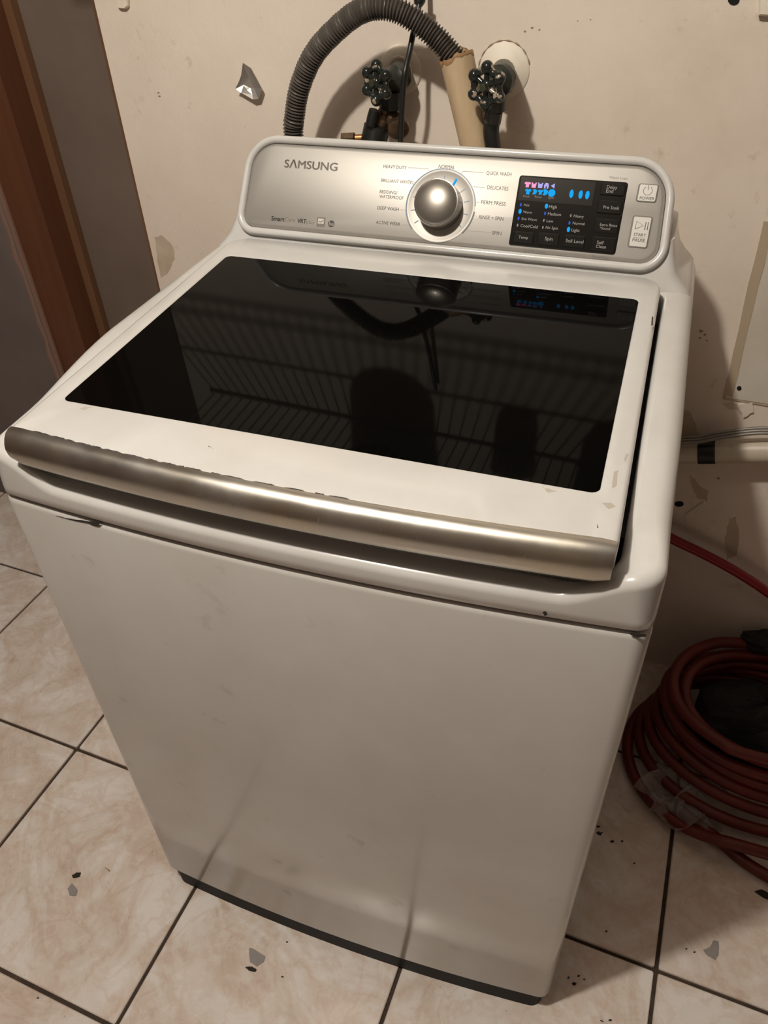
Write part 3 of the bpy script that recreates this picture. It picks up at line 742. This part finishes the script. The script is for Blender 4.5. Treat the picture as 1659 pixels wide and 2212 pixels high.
# valve beside the standpipe on the left, with a brass splitter
t1, pc, wc, bc = valve('water_valve', (866, 151), .0345, (813, 179), (848, 172), 'water valve with black handwheel, chalky wall plate and brass splitter', .085)
ax1 = Vector((-.42, -.86, .05)).normalized()
bc = wc-ax1*.048
lathe('valve_bonnet', [(.010, -.002), (.0195, 0), (.0205, .012), (.016, .017), (.012, .030), (.007, .040)], bc, ax1, 'iron_plain', t1, 20)
tube('valve_body', [pc-E2*.008, pc.lerp(bc, .5)+Vector((0, 0, .004)), bc-ax1*.004], .0165, 'bronze', t1, 18)
handwheel('handwheel', wc, ax1, t1)
o1 = on_wall(836, 214, .05)
tube('outlet', [bc-Vector((0, 0, .004)), o1], .0135, 'iron_plain', t1, 16)
lathe('hose_nut', [(.012, -.014), (.0185, -.012), (.0185, .012), (.013, .014)], on_wall(847, 216, .05), (0, 0, 1), 'rubber', t1, 8)
sp0 = on_wall(836, 238, .05); L1 = on_wall(817, 272, .058); R1 = on_wall(860, 272, .058)
V, F = merge(tube_vf([o1, sp0], .012, 14), tube_vf([sp0, L1], lambda i: .0115+.003*i, 14), tube_vf([sp0, R1], lambda i: .0105+.003*i, 14), sphere_vf(sp0, .0125))
autosmooth(mesh('splitter', V, F, 'brass', t1), 50)
lathe('splitter_cap', [(.012, -.010), (.0165, -.006), (.0165, .010), (.012, .013)], R1, (R1-sp0).normalized()*.6-E2*.8, 'brass', t1, 24)
lathe('splitter_collar', [(.013, -.012), (.0205, -.008), (.021, .016), (.016, .020)], on_wall(812, 284, .06), (L1-sp0).normalized()*.5+Vector((0, 0, -.7)), 'rubber', t1, 20)
lathe('splitter_screw', [(.005, -.001), (.005, .003), (.002, .005)], sp0-E2*.011, -E2, 'brass', t1, 12)
l0 = on_wall(801, 270, .078); l1 = on_wall(808, 237, .078)
V, F = merge(tube_vf([l0, l0.lerp(l1, .5), l1], lambda i: (.0085, .0085, .0075)[i], 10), tube_vf([l0-E2*.0, l0+E2*.03], .006, 10))
autosmooth(mesh('shutoff_lever', V, F, 'rubber', t1), 50)
# valve on the right
t2, pc, wc, bc = valve('water_valve', (1089, 152), .0385, (1051, 186), (1078, 175), 'water valve with chipped black handwheel feeding a black rubber hose', .115)
ax2 = Vector((-.30, -.93, -.02)).normalized(); bc = wc-ax2*.044
lathe('valve_bonnet', [(.010, -.002), (.0205, 0), (.0205, .010), (.016, .015), (.012, .028), (.007, .038)], bc, ax2, 'iron_plain', t2, 20)
tube('valve_body', [pc-E2*.008, pc.lerp(bc, .5)+Vector((0, 0, .003)), bc-ax2*.004], .0165, 'bronze', t2, 18)
handwheel('handwheel', wc, ax2, t2, .0215)
ring_ = [pc-E2*.002+(E1*math.cos(a_)+UPZ*math.sin(a_))*.0388 for a_ in [math.radians(15+170*k/30) for k in range(31)]]
tube('rust_ring', ring_, lambda i: .0009+.0006*math.sin(i*1.7), 'rust', t2, 6)
o2 = on_wall(1068, 227, .075)
tube('outlet', [bc-Vector((0, 0, .004)), o2+Vector((0, 0, .005))], .0135, 'iron_plain', t2, 16)
lathe('hose_nut', [(.012, -.009), (.0175, -.007), (.0175, .006), (.0145, .009)], o2, (0, 0, 1), 'iron_plain', t2, 10)
f0 = o2-Vector((0, 0, .009)); f1 = on_wall(1063, 262, .076)
P = catmull([f1, on_wall(1061, 285, .076), on_wall(1065, 316, .074), on_wall(1070, 350, .07), on_wall(1075, 420, .066)], 8)
wh = thing('water_hose', P[-1], 'short black rubber hose hanging from the right-hand handwheel valve', 'hose')
wh['label'] = 'black rubber hose hanging from the valve beside the standpipe'
tube('hose_tube', P, .0118, 'rubber', wh, 16)
tube('hose_ferrule', [f0, f1+Vector((0, 0, -.002))], .0128, 'rubber_grey', wh, 16)
# power cord
P = [on_wall(x, y, o) for x, y, o in ((945, -330, .012), (925, -150, .02), (912, -60, .03), (907, -5, .04), (901, 35, .05), (893, 70, .06), (885, 110, .07), (874, 160, .088), (870, 210, .085), (867, 260, .08), (865, 310, .08), (866, 380, .085))]
pcord = thing('power_cord', P[-1], 'thin black power cord hanging down the wall behind the hose', 'cord')
tube('cord', catmull(P, 8), .0042, 'rubber', pcord, 10)
tube('cord_plug', [on_wall(909, -14, .036), on_wall(906, 2, .04), on_wall(903, 12, .042)], lambda i: (.0085, .0085, .006)[i], 'rubber', pcord, 12)
# copper pipe
a = on_wall(742, 299, .07); b = on_wall(805, 296, .06)
cpp = thing('copper_pipe', a, 'short copper pipe with a brown nut just behind the console', 'pipe')
tube('pipe', [a, b], .0052, 'copper', cpp, 12)
lathe('pipe_nut', [(.006, -.012), (.0088, -.011), (.0088, .009), (.006, .011)], a.lerp(b, .18), b-a, 'brass', cpp, 6)

# foil tape on the wall
ft = [((615, 490), .017), ((860, 650), .016), ((1170, 1240), .014), ((1085, 1570), .012), ((920, 1590), .013), ((560, 1385), .012), ((460, 1320), .013), ((390, 1275), .014), ((500, 1050), .013), ((560, 880), .013)]
inner = [((790, 950), .004), ((850, 1250), .006), ((740, 1300), .009), ((640, 1150), .005), ((950, 1250), .006), ((900, 1450), .010)]
P = [on_wall(480+x/13.82, 100+y/13.82, h) for (x, y), h in ft]; I = [on_wall(480+x/13.82, 100+y/13.82, h) for (x, y), h in inner]
V = P+I
F = [(0, 1, 10), (0, 10, 9), (9, 10, 13), (9, 13, 8), (8, 13, 7), (7, 13, 6), (6, 13, 5), (5, 13, 12), (13, 10, 11), (13, 11, 12), (10, 1, 2), (10, 2, 14), (10, 14, 11), (14, 2, 3), (14, 3, 15), (11, 14, 15), (11, 15, 12), (12, 15, 5), (15, 4, 5), (15, 3, 4)]
fo = mesh('foil_tape', V, F, 'foil', smooth=False)
md = fo.modifiers.new('thick', 'SOLIDIFY'); md.thickness = .0006; md.offset = 0
tag(fo, 'crumpled silver foil tape scrap stuck on the white wall', 'tape')

# painted brackets at the top of the wall
def bracket(name, pts, h, label):
    P = [on_wall(x, y, -.0004) for x, y in pts]; n = len(P); c = sum(P, Vector())/n
    rings = [P, [p-E2*h*.7 for p in P], [p.lerp(c, .15)-E2*h for p in P]]
    V, F = loft(rings, True, True); o = autosmooth(mesh(name, V, F, 'plate'), 30); tag(o, label, 'bracket'); return o
bracket('wall_clip', [(258, -12), (281, -12), (281, 12), (276, 18), (262, 17), (257, 12)], .008, 'small cream plastic clip on the wall above the stud bay')
bracket('wall_bracket', [(1640, -30), (1700, -30), (1700, 36), (1638, 32)], .012, 'painted-over bracket on the wall beside a dark round hole')

# ------------------------------------------------------------------ right of the machine
a = on_wall(1380, 978, .035); b = on_wall(1760, 971, .035)
wp = thing('waste_pipe', a, 'ivory plastic pipe running along the wall with taped wires', 'pipe')
pe = rw(S1-.003, TW-.035, b.z-.003)
tube('pipe', [a.lerp(b, k/12) for k in range(13)]+[pe], .0215, 'pvc_white', wp, 24)
def along(px): return a.lerp(b, (px-1380)/380)
tube('tape_band', [along(1517), along(1536), along(1555)], .0224, 'black_tape', wp, 24)
for k, (dy, off) in enumerate(((0, .0), (7, .006), (14, .012))):
    P = [on_wall(x, y+dy*.8, .045+off) for x, y in ((1400, 950), (1470, 946), (1510, 944), (1540, 938), (1580, 931), (1620, 926), (1665, 925), (1760, 932))]
    P += [rw(1.4, TW-.045-off, P[-1].z-.004), rw(S1-.003, TW-.045-off, P[-1].z-.003)]
    o = tube('wire', catmull(P, 8), .0028, 'wire_grey', None, 8)
    tag(o, ('topmost grey wire of three running along the ivory pipe', 'middle grey wire of three running along the ivory pipe', 'lowest grey wire of three, resting on the ivory pipe')[k], 'wire', 'wires along the ivory pipe')
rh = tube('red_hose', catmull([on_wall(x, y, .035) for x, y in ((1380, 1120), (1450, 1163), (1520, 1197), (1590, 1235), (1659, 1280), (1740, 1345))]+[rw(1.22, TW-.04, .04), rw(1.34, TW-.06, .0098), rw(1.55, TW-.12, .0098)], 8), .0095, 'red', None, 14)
tag(rh, 'bright red hose slanting down the wall behind the washing machine', 'hose')

# coiled hose on the floor
P = []
turns = [(.985, .535, .225, .200, .013, .0), (1.0, .565, .222, .175, .030, .02), (1.0, .58, .205, .155, .055, .03), (1.015, .59, .215, .150, .080, .05), (1.02, .60, .19, .135, .102, .10), (1.01, .595, .205, .140, .124, .12), (1.03, .605, .18, .12, .146, .15), (1.02, .60, .20, .132, .168, .15)]
NT = len(turns); per = 32
for k in range(int((NT-1+.40)*per)):
    f = k/per; i = int(f); t = f-i; A = turns[i]; B = turns[min(i+1, NT-1)]
    cx_, cy_, rx_, ry_, z, tl = [A[q]+(B[q]-A[q])*t for q in range(6)]
    an = 2*math.pi*t+2.2
    y = math.sin(an)*ry_
    lift = .024*math.exp(-((an-4.65)/.35)**2) if i == 0 else 0
    P.append(Vector((cx_+math.cos(an)*rx_, cy_+y, max(.0118, z+lift+tl*y+.004*math.sin(an*3+i)))))
tail = [Vector((1.14, .475, .15)), Vector((1.24, .50, .10)), Vector((1.34, .50, .05))]
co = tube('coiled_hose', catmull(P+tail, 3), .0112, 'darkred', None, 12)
tag(co, 'dark red rubber hose lying in a coil on the tiles', 'hose')
lp = [on_z(x, y, .0118) for x, y in ((1472, 1752), (1500, 1775), (1545, 1808), (1600, 1855), (1659, 1893), (1740, 1935))]
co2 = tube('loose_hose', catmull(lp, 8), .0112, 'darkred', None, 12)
tag(co2, 'straight dark red hose end running out from under the coil', 'hose')
def crumple(name, c, rx, ry, rz, m, amp, seed, seg=28, rings=16, flat=None):
    rnd_ = random.Random(seed); V = []; F = []
    ph = [(rnd_.uniform(2, 7), rnd_.uniform(2, 7), rnd_.uniform(0, 6), rnd_.uniform(.3, 1)) for _ in range(7)]
    for i in range(rings+1):
        th = math.pi*i/rings
        for k in range(seg):
            a = 2*math.pi*k/seg
            q = 1+amp*sum(w_*math.sin(f1*th+p)*math.sin(round(f2)*a+p) for f1, f2, p, w_ in ph)/3+rnd_.uniform(-amp, amp)*.25
            z = -math.cos(th)*rz*q
            V.append(Vector((c[0]+rx*q*math.sin(th)*math.cos(a), c[1]+ry*q*math.sin(th)*math.sin(a), max(c[2]+z, flat if flat is not None else -9))))
    for i in range(rings):
        for k in range(seg): F.append((i*seg+k, i*seg+(k+1) % seg, (i+1)*seg+(k+1) % seg, (i+1)*seg+k))
    return mesh(name, V, F, m, None, smooth=False)
bb = crumple('dark_filler', (1.0, .60, .08), .135, .092, .085, 'black_cloth', .18, 3, flat=.003)  # added dark lump that keeps the middle of the coil black
tag(bb, 'crumpled dark filler added inside the coiled hose', 'bag')
cq = on_wall(1668, 1392, .045)
bc_ = crumple('black_cloth', (cq.x, cq.y, cq.z), .055, .03, .022, 'black_cloth', .2, 5)
tag(bc_, 'black cloth bundle at the wall on top of the hose coil', 'cloth')
# cloudy plastic film draped over the hose
rnd2 = random.Random(4); V = []; F = []; nx, ny = 14, 10
for j in range(ny+1):
    for i in range(nx+1):
        x = .80+.13*i/nx+.02*math.sin(j*.9); y = .375+.10*j/ny+.015*math.sin(i*.7)
        z = .028+.022*math.sin(i*.8+j*.5)*math.sin(j*.7)+.02*(j/ny)+rnd2.uniform(-.004, .004)
        V.append((x, y, max(.004, z)))
        if i and j: b_ = (j-1)*(nx+1)+i-1; F.append((b_, b_+1, b_+nx+2, b_+nx+1))
pb = mesh('plastic_film', V, F, 'bag', None, smooth=False); tag(pb, 'cloudy crumpled plastic film lying over the red hose loops', 'plastic film')

# ------------------------------------------------------------------ litter on the floor
def litter(name, pts, m, label, cat, h=.001, z=.0006, amp=1.0, group=None, n=2):
    P = [on_z(x, y, z) for x, y in ragged(pts, n, amp)]; V, F = prism_vf(P, UPZ, h)
    o = mesh(name, V, F, m, None, smooth=False); return tag(o, label, cat, group)
litter('paint_flake', [(146, 1920), (156, 1908), (167, 1922), (164, 1935), (150, 1934)], 'flake', 'small oval grey paint flake below a dark crumb on the tile', 'paint flake')
litter('paint_flake', [(538, 2048), (548, 2050), (573, 2066), (570, 2078), (555, 2088), (540, 2078)], 'flake', 'angular grey paint flake on the tile before the washing machine', 'paint flake')
litter('paint_flake', [(1519, 2052), (1533, 2046), (1540, 2032), (1552, 2034), (1552, 2062), (1545, 2074), (1528, 2064)], 'flake', 'branching grey paint flake on the tile below the hose coil', 'paint flake')
litter('debris_crumb', [(156, 1892), (166, 1886), (175, 1886), (172, 1894), (158, 1897)], 'crumb', 'dark brown crumb just above the oval grey flake', 'crumb', .003)
litter('debris_crumb', [(530, 2090), (545, 2089), (554, 2094), (552, 2099), (538, 2097)], 'crumb', 'flat black crumb touching the angular grey flake', 'crumb', .002)
litter('debris_crumb', [(226, 1874), (237, 1880), (236, 1883)], 'rust', 'tiny olive brown crumb on the tile at the cabinet corner', 'crumb', .002, amp=.4)
litter('black_scrap', [(1630, 1926), (1645, 1922), (1662, 1932), (1664, 1946), (1650, 1940)], 'crumb', 'torn black scrap on the tile beside the loose red hose', 'scrap', .0015)
for x, y, r in ((1240, 2125, 6), (1228, 2112, 3), (1250, 2108, 4), (1262, 2116, 3), (1190+3, 2097, 3), (1322, 1818, 5), (1344, 1817, 3), (1370, 1865, 2.5), (1500, 2057, 3), (1483, 2050, 3), (1296, 1800, 8), (1292, 1786, 5), (1310, 2012, 3),
                (1300, 2206, 4), (1318, 2204, 4), (82, 2156, 3), (610, 2110, 3), (620, 2035, 2.5)):
    litter('dirt_speck', [(x-r, y), (x-r*.2, y-r*.6), (x+r, y-r*.2), (x+r*.3, y+r*.6)], 'crumb', 'tiny dark dirt speck lying on the marble tiles', 'dirt', .0008, amp=r*.35, n=3, group='dirt specks on the tiles')

# ------------------------------------------------------------------ wire shelf high on the wall (seen mirrored in the lid)
ZSH = 1.56
sh = thing('wire_shelf', rw(.2, TW-.2, ZSH), 'white wire shelf fixed to the wall above the machine, mirrored in the lid', 'shelf')
for t_, z_ in ((TW-.005, ZSH), (TW-.27, ZSH), (TW-.27, ZSH-.03), (TW-.15, ZSH-.004)):
    tube('rail', [rw(-.34, t_, z_), rw(1.4, t_, z_)], .0035, 'shelfwire', sh, 8)
proto = None
for k in range(70):
    s = -.33+1.72*k/69
    if proto is None:
        proto = tube('cross_wire', [rw(s, TW-.004, ZSH+.0045), rw(s, TW-.271, ZSH+.0045), rw(s, TW-.2735, ZSH-.03)], .0018, 'shelfwire', sh, 6); s0 = s
    else:
        o = proto.copy(); COL.objects.link(o); o.parent = sh; o.location = proto.location+E1*(s-s0)
for s, r, h in ((.12, .095, .17), (.36, .042, .12), (.55, .075, .15)):
    V, F = lathe_vf([(r*.8, 0), (r*.86, .01), (r, h), (r*1.04, h+.005), (r*.98, h+.006), (r*.9, .02)], rw(s, TW-.14, ZSH+.0065), UPZ, 32)
    o = autosmooth(mesh('bucket', V, F, 'pot'), 40)
    tag(o, {.12: 'large dark bucket standing on the wire shelf', .36: 'narrow dark tub standing between two buckets on the wire shelf', .55: 'medium dark bucket standing on the wire shelf'}[s], 'bucket')
